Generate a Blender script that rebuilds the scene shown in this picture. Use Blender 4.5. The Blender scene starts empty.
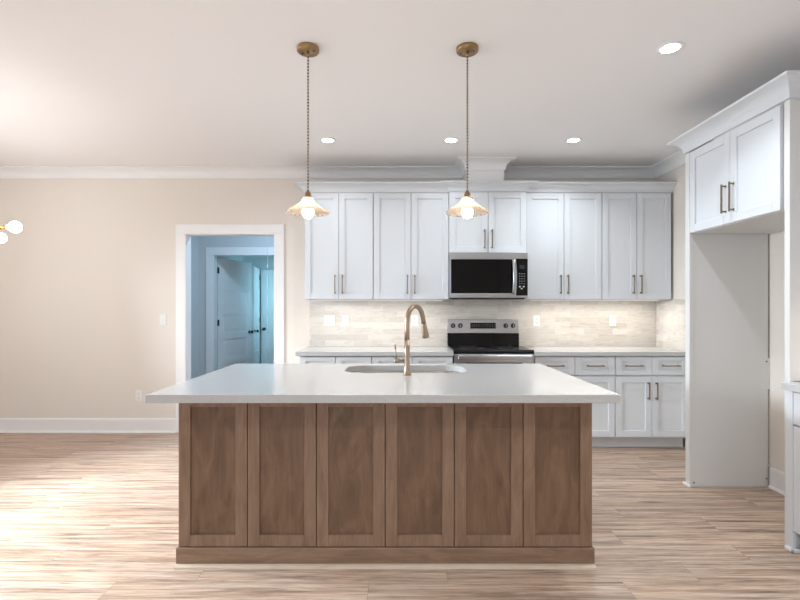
import bpy, bmesh, math
from mathutils import Vector, Matrix
PI = math.pi
S = bpy.context.scene
COL = S.collection

# ---------------------------------------------------------------- camera
cam_d = bpy.data.cameras.new('camera')
cam_d.sensor_width = 36.0
cam_d.lens = 36.0 * 480 / 800
cam_d.shift_x = 3 / 800
cam_d.shift_y = 8 / 800
cam_d.clip_start = 0.05
cam = bpy.data.objects.new('camera', cam_d)
cam.location = (0, 0, 1.32)
cam.rotation_euler = (PI / 2, 0, 0)
COL.objects.link(cam)
S.camera = cam

# ---------------------------------------------------------------- exposure, world, large lights
S.view_settings.view_transform = 'Standard'
S.view_settings.look = 'None'
S.view_settings.gamma = 1
S.view_settings.exposure = 0.83
S.view_settings.use_curve_mapping = False
w = bpy.data.worlds.new('world')
S.world = w
w.use_nodes = True
bg = w.node_tree.nodes['Background']
bg.inputs[0].default_value = (0.72, 0.84, 1.0, 1)
bg.inputs[1].default_value = 0.9


def area(name, loc, rot, sx, sy, power, color, shape='RECTANGLE', spread=PI):
    d = bpy.data.lights.new(name, 'AREA')
    d.shape = shape
    d.size = sx
    if shape in ('RECTANGLE', 'ELLIPSE'):
        d.size_y = sy
    d.energy = power
    d.color = color
    d.spread = spread
    o = bpy.data.objects.new(name, d)
    o.location = loc
    o.rotation_euler = rot
    COL.objects.link(o)
    return o


DAY = (0.83, 0.93, 1.0)
WARM = (1.0, 0.80, 0.60)
LAMP = (0.85, 0.95, 1.0)
# daylight through the glazed patio door on the left and the big window behind the camera
area('daylight_left', (-4.95, 2.75, 2.0), (0, -math.radians(48), 0), 1.0, 1.6, 250, (0.82, 0.92, 1.0), spread=math.radians(118))
area('daylight_rear', (-1.4, -3.95, 1.75), (math.radians(80), 0, 0), 4.0, 1.9, 38, DAY)
# cool fill added at the hallway ceiling; daylight in the room behind it
area('hall_fill', (-1.45, 5.95, 2.755), (0, 0, 0), 0.22, 0.22, 12.5, (0.45, 0.73, 1.0))
area('daylight_bedroom', (-0.7, 7.7, 1.9), (0, math.radians(78), math.radians(-36)), 0.7, 0.9, 5.0, (0.36, 0.78, 1.0), spread=math.radians(75))


# ---------------------------------------------------------------- materials
def mat(name, color, rough=0.5, metal=0.0, spec=0.5, coat=0.0):
    m = bpy.data.materials.new(name)
    m.use_nodes = True
    b = m.node_tree.nodes['Principled BSDF']
    b.inputs['Base Color'].default_value = (*color, 1)
    b.inputs['Roughness'].default_value = rough
    b.inputs['Metallic'].default_value = metal
    b.inputs['Specular IOR Level'].default_value = spec
    b.inputs['Coat Weight'].default_value = coat
    return m


class NT:
    """small helper to write node trees"""
    def __init__(self, m):
        self.m = m
        self.t = m.node_tree
        self.b = self.t.nodes['Principled BSDF']

    def n(self, typ, **kw):
        x = self.t.nodes.new(typ)
        for k, v in kw.items():
            setattr(x, k, v)
        return x

    def l(self, a, b):
        self.t.links.new(a, b)

    def math(self, op, a, b=None):
        x = self.n('ShaderNodeMath', operation=op)
        for i, v in enumerate((a, b)):
            if v is None:
                continue
            if isinstance(v, (int, float)):
                x.inputs[i].default_value = v
            else:
                self.l(v, x.inputs[i])
        return x.outputs[0]

    def ramp(self, fac, stops):
        r = self.n('ShaderNodeValToRGB')
        e = r.color_ramp.elements
        while len(e) < len(stops):
            e.new(0.5)
        for i, (p, c) in enumerate(stops):
            e[i].position = p
            e[i].color = (*c, 1)
        self.l(fac, r.inputs[0])
        return r.outputs[0]

    def mix(self, fac, a, b, blend='MIX'):
        x = self.n('ShaderNodeMix', data_type='RGBA', blend_type=blend)
        for sock, v in ((x.inputs[0], fac), (x.inputs[6], a), (x.inputs[7], b)):
            if isinstance(v, (int, float)):
                sock.default_value = v
            elif isinstance(v, tuple):
                sock.default_value = (*v, 1)
            else:
                self.l(v, sock)
        return x.outputs[2]

    def noise(self, vec, scale, detail=3, rough=0.5, dist=0.0):
        x = self.n('ShaderNodeTexNoise')
        x.inputs['Scale'].default_value = scale
        x.inputs['Detail'].default_value = detail
        x.inputs['Roughness'].default_value = rough
        x.inputs['Distortion'].default_value = dist
        self.l(vec, x.inputs['Vector'])
        return x.outputs['Fac']

    def mapping(self, vec, scale=(1, 1, 1), rot=(0, 0, 0), loc=(0, 0, 0)):
        x = self.n('ShaderNodeMapping')
        x.inputs['Scale'].default_value = scale
        x.inputs['Rotation'].default_value = rot
        x.inputs['Location'].default_value = loc
        self.l(vec, x.inputs['Vector'])
        return x.outputs[0]

    def bump(self, h, strength, dist=0.002):
        x = self.n('ShaderNodeBump')
        x.inputs['Strength'].default_value = strength
        x.inputs['Distance'].default_value = dist
        self.l(h, x.inputs['Height'])
        self.l(x.outputs[0], self.b.inputs['Normal'])


def painted(name, color, rough, bump=0.15, scale=140):
    m = mat(name, color, rough)
    k = NT(m)
    g = k.n('ShaderNodeNewGeometry')
    k.bump(k.noise(g.outputs['Position'], scale, 2), bump, 0.001)
    return m


M = {}
M['wall'] = painted('beige wall paint', (0.82, 0.755, 0.69), 0.85)
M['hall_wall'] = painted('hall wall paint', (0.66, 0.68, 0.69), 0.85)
M['ceiling'] = painted('ceiling paint', (0.92, 0.905, 0.905), 0.9)
M['trim'] = painted('white trim paint', (0.90, 0.89, 0.89), 0.4, 0.03)
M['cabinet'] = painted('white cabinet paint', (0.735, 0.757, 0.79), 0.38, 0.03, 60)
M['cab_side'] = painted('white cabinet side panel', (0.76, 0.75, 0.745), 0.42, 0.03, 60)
M['gap'] = mat('shadow gap edge', (0.30, 0.29, 0.28), 0.8)
M['plate'] = mat('white switch plastic', (0.86, 0.86, 0.84), 0.35)
M['slot'] = mat('dark slot', (0.12, 0.11, 0.10), 0.5)
M['black'] = mat('black hardware', (0.012, 0.012, 0.014), 0.35)
M['black_glass'] = mat('black glass', (0.004, 0.004, 0.005), 0.06, 0.0, 0.25)
M['bronze'] = mat('bronze pull', (0.26, 0.20, 0.15), 0.32, 1.0)
M['brass'] = mat('aged brass', (0.36, 0.24, 0.12), 0.36, 1.0)
M['gold'] = mat('polished gold brass', (0.80, 0.52, 0.20), 0.25, 1.0)
M['faucet'] = mat('champagne bronze', (0.40, 0.31, 0.235), 0.28, 1.0)
M['print'] = mat('burner print', (0.25, 0.25, 0.25), 0.4)
M['caulk'] = mat('white caulk', (0.8, 0.8, 0.8), 0.6)


def steel(name, color=(0.50, 0.52, 0.55), rough=0.3, axis=0):
    m = mat(name, color, rough, 1.0)
    k = NT(m)
    tc = k.n('ShaderNodeTexCoord')
    sc = [400, 400, 400]
    sc[axis] = 4
    f = k.noise(k.mapping(tc.outputs['Object'], tuple(sc)), 1.0, 2)
    r = k.n('ShaderNodeMapRange')
    r.inputs[3].default_value = rough - 0.08
    r.inputs[4].default_value = rough + 0.10
    k.l(f, r.inputs[0])
    k.l(r.outputs[0], k.b.inputs['Roughness'])
    k.bump(f, 0.08, 0.0005)
    return m


M['steel'] = steel('brushed stainless steel')
M['sink_steel'] = steel('satin stainless sink', (0.50, 0.48, 0.46), 0.24)


def floor_mat():
    m = mat('oak look vinyl planks', (0.5, 0.4, 0.3), 0.38)
    k = NT(m)
    g = k.n('ShaderNodeNewGeometry')
    sep = k.n('ShaderNodeSeparateXYZ')
    k.l(g.outputs['Position'], sep.inputs[0])
    X, Y = sep.outputs[0], sep.outputs[1]
    W, L = 0.178, 1.22
    row = k.math('FLOOR', k.math('DIVIDE', Y, W))
    wn = k.n('ShaderNodeTexWhiteNoise', noise_dimensions='1D')
    k.l(row, wn.inputs['W'])
    xo = k.math('ADD', k.math('DIVIDE', X, L), wn.outputs['Value'])
    colm = k.math('FLOOR', xo)
    cv = k.n('ShaderNodeCombineXYZ')
    k.l(row, cv.inputs[0])
    k.l(colm, cv.inputs[1])
    pid = k.n('ShaderNodeTexWhiteNoise', noise_dimensions='3D')
    k.l(cv.outputs[0], pid.inputs['Vector'])
    # grain, shifted per plank
    off = k.n('ShaderNodeVectorMath', operation='SCALE')
    k.l(pid.outputs['Color'], off.inputs[0])
    off.inputs['Scale'].default_value = 40
    add = k.n('ShaderNodeVectorMath', operation='ADD')
    k.l(g.outputs['Position'], add.inputs[0])
    k.l(off.outputs[0], add.inputs[1])
    P = add.outputs[0]
    g1 = k.noise(k.mapping(P, (0.8, 17, 1)), 1.7, 8, 0.66, 0.7)
    g2 = k.noise(k.mapping(P, (4.0, 105, 1)), 1.5, 4, 0.7, 0.3)
    g3 = k.noise(k.mapping(P, (1.0, 5, 1)), 1.3, 2, 0.5, 0.6)
    base = k.ramp(g1, [(0.29, (0.120, 0.078, 0.057)), (0.40, (0.32, 0.230, 0.176)), (0.50, (0.455, 0.345, 0.272)), (0.66, (0.60, 0.480, 0.395))])
    fine = k.ramp(g2, [(0.34, (0.64, 0.60, 0.58)), (0.54, (1.17, 1.16, 1.15))])
    c = k.mix(0.85, base, fine, 'MULTIPLY')
    tone = k.ramp(pid.outputs['Value'], [(0.0, (0.88, 0.86, 0.85)), (0.5, (0.98, 0.97, 0.96)), (1.0, (1.08, 1.07, 1.06))])
    c = k.mix(1.0, c, tone, 'MULTIPLY')
    warm = k.ramp(g3, [(0.35, (1.0, 1.0, 1.0)), (0.65, (1.06, 0.97, 0.90))])
    c = k.mix(0.8, c, warm, 'MULTIPLY')
    # knots
    vo = k.n('ShaderNodeTexVoronoi')
    vo.inputs['Scale'].default_value = 1.0
    k.l(k.mapping(P, (1.3, 5.0, 1)), vo.inputs['Vector'])
    kn = k.ramp(vo.outputs['Distance'], [(0.03, (0.45, 0.38, 0.34)), (0.13, (1, 1, 1))])
    c = k.mix(0.8, c, kn, 'MULTIPLY')
    # thin dark grain cracks
    g4 = k.noise(k.mapping(P, (1.5, 34, 1)), 1.4, 3, 0.55, 0.25)
    crk = k.ramp(g4, [(0.29, (0.42, 0.36, 0.32)), (0.37, (1, 1, 1))])
    c = k.mix(0.85, c, crk, 'MULTIPLY')
    # seams
    fy = k.math('FRACT', k.math('DIVIDE', Y, W))
    fx = k.math('FRACT', xo)
    sy = k.math('LESS_THAN', fy, 0.014)
    sx = k.math('LESS_THAN', fx, 0.0022)
    seam = k.math('MAXIMUM', sy, sx)
    c = k.mix(k.math('MULTIPLY', seam, 0.4), c, (0.10, 0.065, 0.045))
    k.l(c, k.b.inputs['Base Color'])
    r = k.n('ShaderNodeMapRange')
    r.inputs[3].default_value = 0.30
    r.inputs[4].default_value = 0.48
    k.l(g2, r.inputs[0])
    k.l(r.outputs[0], k.b.inputs['Roughness'])
    k.bump(k.math('SUBTRACT', g2, seam), 0.12, 0.0015)
    return m


M['floor'] = floor_mat()


def island_wood(name, axis):
    m = mat(name, (0.3, 0.2, 0.15), 0.42)
    k = NT(m)
    g = k.n('ShaderNodeNewGeometry')
    oi = k.n('ShaderNodeTexCoord')
    rnd = k.n('ShaderNodeObjectInfo')
    off = k.n('ShaderNodeVectorMath', operation='ADD')
    s = k.n('ShaderNodeVectorMath', operation='SCALE')
    cmb = k.n('ShaderNodeCombineXYZ')
    for i in range(3):
        k.l(rnd.outputs['Random'], cmb.inputs[i])
    k.l(cmb.outputs[0], s.inputs[0])
    s.inputs['Scale'].default_value = 37
    k.l(g.outputs['Position'], off.inputs[0])
    k.l(s.outputs[0], off.inputs[1])
    P = off.outputs[0]
    sc = [9, 9, 9]
    sc[axis] = 2.2
    a = k.noise(k.mapping(P, tuple(sc)), 1.3, 6, 0.6, 1.5)
    sc2 = [110, 110, 110]
    sc2[axis] = 5
    b = k.noise(k.mapping(P, tuple(sc2)), 1.0, 3, 0.6, 0.2)
    c0 = k.ramp(a, [(0.25, (0.185, 0.110, 0.069)), (0.5, (0.255, 0.158, 0.104)), (0.75, (0.325, 0.210, 0.143))])
    f = k.ramp(b, [(0.3, (0.86, 0.85, 0.84)), (0.65, (1.05, 1.05, 1.05))])
    c = k.mix(0.9, c0, f, 'MULTIPLY')
    k.l(c, k.b.inputs['Base Color'])
    k.bump(b, 0.06, 0.001)
    return m


M['wood_v'] = island_wood('stained maple vertical grain', 2)
M['wood_h'] = island_wood('stained maple horizontal grain', 0)
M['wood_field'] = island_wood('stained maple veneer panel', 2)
M['wood_lit'] = island_wood('shoe wood with painted light', 0)
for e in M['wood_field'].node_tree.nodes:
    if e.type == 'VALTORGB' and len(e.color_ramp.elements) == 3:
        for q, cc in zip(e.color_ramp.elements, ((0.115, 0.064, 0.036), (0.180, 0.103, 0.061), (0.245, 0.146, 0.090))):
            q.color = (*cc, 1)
for e in M['wood_lit'].node_tree.nodes:  # paler colours paint in the light on the upward-facing shoe
    if e.type == 'VALTORGB' and len(e.color_ramp.elements) == 3:
        for q, cc in zip(e.color_ramp.elements, ((0.52, 0.41, 0.32), (0.60, 0.49, 0.39), (0.66, 0.54, 0.44))):
            q.color = (*cc, 1)


def quartz(name, rough=0.17):
    m = mat(name, (0.86, 0.86, 0.86), rough)
    k = NT(m)
    g = k.n('ShaderNodeNewGeometry')
    a = k.noise(g.outputs['Position'], 260, 2, 0.6)
    c = k.ramp(a, [(0.33, (0.46, 0.46, 0.47)), (0.43, (0.56, 0.56, 0.565))])
    k.l(c, k.b.inputs['Base Color'])
    return m


M['quartz'] = quartz('white quartz')


def tile_mat(name, swap):
    m = mat(name, (0.8, 0.76, 0.7), 0.22)
    k = NT(m)
    g = k.n('ShaderNodeNewGeometry')
    sep = k.n('ShaderNodeSeparateXYZ')
    k.l(g.outputs['Position'], sep.inputs[0])
    cmb = k.n('ShaderNodeCombineXYZ')
    k.l(sep.outputs[1 if swap else 0], cmb.inputs[0])
    zz = k.math('SUBTRACT', sep.outputs[2], 0.916)
    k.l(zz, cmb.inputs[1])
    br = k.n('ShaderNodeTexBrick')
    br.offset = 0.5
    br.inputs['Color1'].default_value = (0.76, 0.715, 0.66, 1)
    br.inputs['Color2'].default_value = (0.62, 0.575, 0.525, 1)
    br.inputs['Mortar'].default_value = (0.74, 0.71, 0.67, 1)
    br.inputs['Scale'].default_value = 1.0
    br.inputs['Mortar Size'].default_value = 0.0016
    br.inputs['Mortar Smooth'].default_value = 0.2
    br.inputs['Brick Width'].default_value = 0.305
    br.inputs['Row Height'].default_value = 0.062
    k.l(cmb.outputs[0], br.inputs['Vector'])
    v = k.noise(k.mapping(g.outputs['Position'], (5, 5, 22)), 1.2, 5, 0.6, 1.5)
    vein = k.ramp(v, [(0.30, (0.86, 0.83, 0.79)), (0.5, (1.0, 1.0, 1.0)), (0.75, (1.05, 1.04, 1.03))])
    c = k.mix(1.0, br.outputs['Color'], vein, 'MULTIPLY')
    k.l(c, k.b.inputs['Base Color'])
    k.bump(k.math('SUBTRACT', 1.0, br.outputs['Fac']), 0.5, 0.0015)
    return m


M['tile'] = tile_mat('cream stone look subway tile', False)
M['tile_side'] = tile_mat('cream stone look subway tile side', True)


def emit(name, color, strength):
    m = bpy.data.materials.new(name)
    m.use_nodes = True
    t = m.node_tree
    t.nodes.clear()
    e = t.nodes.new('ShaderNodeEmission')
    e.inputs[0].default_value = (*color, 1)
    e.inputs[1].default_value = strength
    o = t.nodes.new('ShaderNodeOutputMaterial')
    t.links.new(e.outputs[0], o.inputs[0])
    return m


M['bulb'] = emit('glowing warm bulb', (1.0, 0.90, 0.79), 31)
M['bulb_soft'] = emit('glowing globe bulb', (0.98, 0.97, 0.96), 31)
M['led'] = emit('lit downlight lens', (0.95, 0.97, 1.0), 14)
M['strip'] = emit('lit strip lens', (1.0, 0.84, 0.66), 0.6)
M['digits'] = emit('dim appliance display', (0.45, 0.55, 0.6), 0.05)


def thin_glass(name, tint, ior=1.45, extra=None, diffuse=0.0):
    m = bpy.data.materials.new(name)
    m.use_nodes = True
    t = m.node_tree
    t.nodes.clear()
    tr = t.nodes.new('ShaderNodeBsdfTransparent')
    tr.inputs[0].default_value = (*tint, 1)
    gl = t.nodes.new('ShaderNodeBsdfGlossy')
    gl.inputs['Roughness'].default_value = 0.03
    fr = t.nodes.new('ShaderNodeFresnel')
    fr.inputs[0].default_value = ior
    mx = t.nodes.new('ShaderNodeMixShader')
    t.links.new(fr.outputs[0], mx.inputs[0])
    t.links.new(tr.outputs[0], mx.inputs[1])
    t.links.new(gl.outputs[0], mx.inputs[2])
    last = mx
    if diffuse:
        tl = t.nodes.new('ShaderNodeBsdfTranslucent')
        tl.inputs[0].default_value = (*extra, 1)
        m2 = t.nodes.new('ShaderNodeMixShader')
        m2.inputs[0].default_value = diffuse
        t.links.new(mx.outputs[0], m2.inputs[1])
        t.links.new(tl.outputs[0], m2.inputs[2])
        last = m2
    o = t.nodes.new('ShaderNodeOutputMaterial')
    t.links.new(last.outputs[0], o.inputs[0])
    return m


M['pane'] = thin_glass('window glass', (0.97, 0.98, 0.98))
M['amber'] = thin_glass('ribbed amber glass', (0.985, 0.94, 0.90), 1.5, (1.0, 0.84, 0.68), 0.13)


def cord_mat():
    m = mat('twisted cloth cord', (0.3, 0.2, 0.1), 0.8)
    k = NT(m)
    tc = k.n('ShaderNodeTexCoord')
    wv = k.n('ShaderNodeTexWave', bands_direction='Z')
    wv.inputs['Scale'].default_value = 17
    k.l(tc.outputs['Object'], wv.inputs['Vector'])
    c = k.ramp(wv.outputs['Fac'], [(0.4, (0.10, 0.055, 0.03)), (0.6, (0.62, 0.50, 0.40))])
    k.l(c, k.b.inputs['Base Color'])
    return m


M['cord'] = cord_mat()


# ---------------------------------------------------------------- mesh helpers (world coordinates)
def box(bm, x0, x1, y0, y1, z0, z1):
    xs, ys, zs = sorted((x0, x1)), sorted((y0, y1)), sorted((z0, z1))
    v = [bm.verts.new((x, y, z)) for x in xs for y in ys for z in zs]
    for f in ((0, 1, 3, 2), (4, 6, 7, 5), (0, 4, 5, 1), (2, 3, 7, 6), (0, 2, 6, 4), (1, 5, 7, 3)):
        bm.faces.new([v[i] for i in f])


def bx(*a):
    bm = bmesh.new()
    box(bm, *a)
    return bm


def frame_of(d):
    d = d.normalized()
    up = Vector((0, 0, 1)) if abs(d.z) < 0.95 else Vector((1, 0, 0))
    u = d.cross(up).normalized()
    return u, d.cross(u).normalized()


def tube(bm, pts, r, n=12, caps=True):
    """tube along points, r a number or one radius per point"""
    pts = [Vector(p) for p in pts]
    rs = r if isinstance(r, (list, tuple)) else [r] * len(pts)
    rings = []
    u = None
    for i, p in enumerate(pts):
        a = pts[max(0, i - 1)]
        b = pts[min(len(pts) - 1, i + 1)]
        d = (b - a).normalized()
        if u is None:
            u, v = frame_of(d)
        else:
            u = (u - d * u.dot(d)).normalized()
            v = d.cross(u)
        rings.append([bm.verts.new(p + (u * math.cos(2 * PI * k / n) + v * math.sin(2 * PI * k / n)) * rs[i]) for k in range(n)])
    for a, b in zip(rings, rings[1:]):
        for k in range(n):
            f = bm.faces.new((a[k], a[(k + 1) % n], b[(k + 1) % n], b[k]))
            f.smooth = True
    if caps:
        bm.faces.new(list(reversed(rings[0])))
        bm.faces.new(rings[-1])


def lathe(bm, c, prof, n=32, axis='z', closed=False, rfun=None):
    """prof: list of (radius, height) around centre c"""
    c = Vector(c)
    rings = []
    for r, h in prof:
        ring = []
        for k in range(n):
            a = 2 * PI * k / n
            rr = r * (rfun(a, r) if rfun else 1)
            if axis == 'z':
                p = Vector((rr * math.cos(a), rr * math.sin(a), h))
            elif axis == 'y':
                p = Vector((rr * math.cos(a), h, rr * math.sin(a)))
            else:
                p = Vector((h, rr * math.cos(a), rr * math.sin(a)))
            ring.append(bm.verts.new(c + p))
        rings.append(ring)
    for a, b in zip(rings, rings[1:] + ([rings[0]] if closed else [])):
        for k in range(n):
            f = bm.faces.new((a[k], a[(k + 1) % n], b[(k + 1) % n], b[k]))
            f.smooth = True
    if not closed:
        if prof[0][0] > 1e-5:
            bm.faces.new(rings[0])
        if prof[-1][0] > 1e-5:
            bm.faces.new(list(reversed(rings[-1])))
    bmesh.ops.remove_doubles(bm, verts=bm.verts, dist=1e-6)


def sphere(bm, c, r, sx=1, sz=1, n=20):
    lathe(bm, c, [(max(1e-6, r * math.sin(PI * i / 12)) * sx, r * math.cos(PI * i / 12) * sz) for i in range(13)], n)


def sweep(bm, path, prof, flip=1):
    """sweep a moulding: path = 2D points, prof = closed polygon of (outward, z); outward is to the right of travel"""
    n = len(path)
    rings = []
    for i, p in enumerate(path):
        p = Vector(p)
        dirs = []
        if i > 0:
            dirs.append((p - Vector(path[i - 1])).normalized())
        if i < n - 1:
            dirs.append((Vector(path[i + 1]) - p).normalized())
        nn = [Vector((d.y, -d.x)) * flip for d in dirs]
        if len(nn) == 2:
            m = nn[0] + nn[1]
            m = m / m.dot(nn[0])
        else:
            m = nn[0]
        rings.append([bm.verts.new((p.x + m.x * o, p.y + m.y * o, z)) for o, z in prof])
    k = len(prof)
    for a, b in zip(rings, rings[1:]):
        for j in range(k):
            bm.faces.new((a[j], a[(j + 1) % k], b[(j + 1) % k], b[j]))
    bm.faces.new(rings[0])
    bm.faces.new(list(reversed(rings[-1])))


def obj(name, bm, m, parent=None, bevel=0.0, seg=2):
    bmesh.ops.recalc_face_normals(bm, faces=bm.faces)
    org = Vector((0, 0, 0))
    q = parent
    while q is not None:
        org += q.location
        q = q.parent
    if parent is None:
        # place the origin at the base centre of the mesh
        lo = Vector((min(v.co.x for v in bm.verts), min(v.co.y for v in bm.verts), min(v.co.z for v in bm.verts)))
        hi = Vector((max(v.co.x for v in bm.verts), max(v.co.y for v in bm.verts), max(v.co.z for v in bm.verts)))
        org = Vector(((lo.x + hi.x) / 2, (lo.y + hi.y) / 2, lo.z))
    bmesh.ops.translate(bm, verts=bm.verts, vec=-org)
    me = bpy.data.meshes.new(name)
    bm.to_mesh(me)
    bm.free()
    me.materials.append(m)
    o = bpy.data.objects.new(name, me)
    COL.objects.link(o)
    if parent is not None:
        o.parent = parent
    else:
        o.location = org
    if bevel:
        b = o.modifiers.new('bevel', 'BEVEL')
        b.width = bevel
        b.segments = seg
        b.limit_method = 'ANGLE'
        b.angle_limit = math.radians(40)
        b.harden_normals = False
    return o


def tag(o, label, cat, group=None):
    o['label'] = label
    o['category'] = cat
    if group:
        o['group'] = group
    return o


def thing(name, label, cat, loc, group=None):
    o = bpy.data.objects.new(name, None)
    o.empty_display_size = 0.1
    o.location = loc
    COL.objects.link(o)
    return tag(o, label, cat, group)


def struct(name, bm, m, parent=None, bevel=0.0):
    o = obj(name, bm, m, parent, bevel)
    if parent is None:
        o['kind'] = 'structure'
    return o


def copy_tree(o, parent=None):
    c = o.copy()
    COL.objects.link(c)
    c.parent = parent
    for ch in list(o.children):
        copy_tree(ch, c)
    return c


# ---------------------------------------------------------------- the room
XL, XR, YR, YB, ZC = -4.6, 2.755, -3.5, 5.10, 2.80
DX0, DX1, DZ = -2.250, -1.292, 2.112          # opening to the hall

struct('floor', bx(-4.9, 3.0, -3.9, 9.2, -0.1, 0), M['floor'])
struct('ceiling', bx(-4.9, 3.0, -3.9, 9.2, ZC, ZC + 0.1), M['ceiling'])
bm = bmesh.new()
box(bm, -4.72, DX0, YB, YB + 0.12, 0, ZC)
box(bm, DX1, XR + 0.12, YB, YB + 0.12, 0, ZC)
box(bm, DX0, DX1, YB, YB + 0.12, DZ, ZC)
struct('wall_back', bm, M['wall'])
struct('wall_right', bx(XR, XR + 0.12, YR, YB, 0, ZC), M['wall'])
# left wall with patio door opening y 1.0..3.6
WY0, WY1, WZ1 = 1.0, 3.6, 2.15
bm = bmesh.new()
box(bm, XL - 0.12, XL, YR, WY0, 0, ZC)
box(bm, XL - 0.12, XL, WY1, YB, 0, ZC)
box(bm, XL - 0.12, XL, WY0, WY1, WZ1, ZC)
struct('wall_left', bm, M['wall'])
# rear wall with window opening x -2..2.4
RX0, RX1, RZ0, RZ1 = -3.4, 0.6, 0.55, 2.25
bm = bmesh.new()
box(bm, XL - 0.12, RX0, YR - 0.12, YR, 0, ZC)
box(bm, RX1, XR + 0.12, YR - 0.12, YR, 0, ZC)
box(bm, RX0, RX1, YR - 0.12, YR, 0, RZ0)
box(bm, RX0, RX1, YR - 0.12, YR, RZ1, ZC)
struct('wall_rear', bm, M['wall'])

# glazed patio door (left, outside the frame) and rear window, both let the daylight in
def glazing(name, axis, a0, a1, z0, z1, c, n):
    r = bpy.data.objects.new(name, None)
    r['kind'] = 'structure'
    COL.objects.link(r)
    def B(p0, p1, q0, q1, t):
        return (p0, p1, c - t, c + t, q0, q1) if axis == 'x' else (c - t, c + t, p0, p1, q0, q1)
    r.location = ((a0 + a1) / 2, c, z0) if axis == 'x' else (c, (a0 + a1) / 2, z0)
    f = bmesh.new()
    g = 0.06
    box(f, *B(a0, a1, z0, z0 + g, 0.05))
    box(f, *B(a0, a1, z1 - g, z1, 0.05))
    for i in range(n + 1):
        p = a0 + (a1 - a0 - g) * i / n
        box(f, *B(p, p + g, z0 + g, z1 - g, 0.05))
    obj('window_frame', f, M['trim'], r)
    for i in range(n):
        p = a0 + (a1 - a0 - g) * i / n + g
        p2 = a0 + (a1 - a0 - g) * (i + 1) / n
        obj('pane', bx(*B(p, p2, z0 + g, z1 - g, 0.004)), M['pane'], r)


glazing('door_4', 'y', WY0, WY1, 0.0, WZ1, XL - 0.06, 2)
glazing('window_1', 'x', RX0, RX1, RZ0, RZ1, YR - 0.06, 3)

# hallway and the room behind it
HX0, HX1, HY = -2.89, -0.5, 7.0
IX0, IX1, IZ = -2.678, -1.755, 2.10
struct('wall_hall_left', bx(HX0 - 0.12, HX0, YB + 0.12, 9.12, 0, ZC), M['hall_wall'])
struct('wall_hall_right', bx(HX1, HX1 + 0.12, YB + 0.12, 9.12, 0, ZC), M['hall_wall'])
bm = bmesh.new()
box(bm, HX0, IX0, HY, HY + 0.12, 0, ZC)
box(bm, IX1, HX1, HY, HY + 0.12, 0, ZC)
box(bm, IX0, IX1, HY, HY + 0.12, IZ, ZC)
struct('wall_hall_back', bm, M['hall_wall'])
struct('wall_bedroom_back', bx(HX0, HX1, 9.0, 9.12, 0, ZC), M['hall_wall'])


def casing(name, x0, x1, z, y, w, out=0.018, jamb=0.12):
    """white casing round an opening in a wall whose near face is at y"""
    bm = bmesh.new()
    box(bm, x0 - w, x0, y - out, y - 0.0005, 0, z)
    box(bm, x1, x1 + w, y - out, y - 0.0005, 0, z)
    box(bm, x0 - w, x1 + w, y - out, y - 0.0005, z, z + w)
    # jamb lining
    t = 0.012
    box(bm, x0, x0 + t, y - out, y + jamb, 0, z - t)
    box(bm, x1 - t, x1, y - out, y + jamb, 0, z - t)
    box(bm, x0, x1, y - out, y + jamb, z - t, z)
    return struct(name, bm, M['trim'], bevel=0.003)


casing('trim_1', DX0, DX1, DZ, YB, 0.094)
casing('trim_2', IX0, IX1, IZ, HY, 0.105)

# crown moulding profile (outward, z) hung from the ceiling
def crown_prof(top, h, p):
    pts = [(0, top - h), (0.012, top - h), (0.016, top - h + 0.014)]
    for i in range(1, 7):
        a = PI / 2 * i / 7
        pts.append((0.016 + (p - 0.026) * (1 - math.cos(a)), top - h + 0.014 + (h - 0.03) * math.sin(a)))
    pts += [(p - 0.008, top - 0.014), (p, top - 0.010), (p, top - 0.0005), (0, top - 0.0005)]
    return pts


CB = (0.70, 1.07, 4.80)                       # duct chase above the microwave cabinet
bm = bmesh.new()
WP = crown_prof(ZC, 0.105, 0.10)
sweep(bm, [(XL, YR), (XL, YB), (CB[0], YB), (CB[0], CB[2]), (CB[1], CB[2]), (CB[1], YB), (XR, YB), (XR, YR)], WP, 1)
struct('trim_3', bm, M['trim'])
struct('trim_4', bx(CB[0], CB[1], CB[2], YB, 2.475, ZC), M['trim'])

# baseboards
BP = [(0, 0), (0.014, 0), (0.014, 0.135), (0.010, 0.150), (0, 0.150)]
SP = [(0.0142, 0), (0.030, 0), (0.028, 0.010), (0.022, 0.017), (0.0142, 0.018)]


def baseboard(name, path):
    bm = bmesh.new()
    sweep(bm, path, BP, 1)
    sweep(bm, path, SP, 1)
    return struct(name, bm, M['trim'])


baseboard('baseboard_left', [(XL, WY1), (XL, YB), (DX0 - 0.095, YB)])
baseboard('baseboard_back', [(DX1 + 0.095, YB), (-0.925, YB)])
baseboard('baseboard_right', [(XR, 3.53), (XR, 2.67)])
baseboard('baseboard_hall', [(HX0, YB + 0.13), (HX0, HY), (IX0 - 0.113, HY)])


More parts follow.
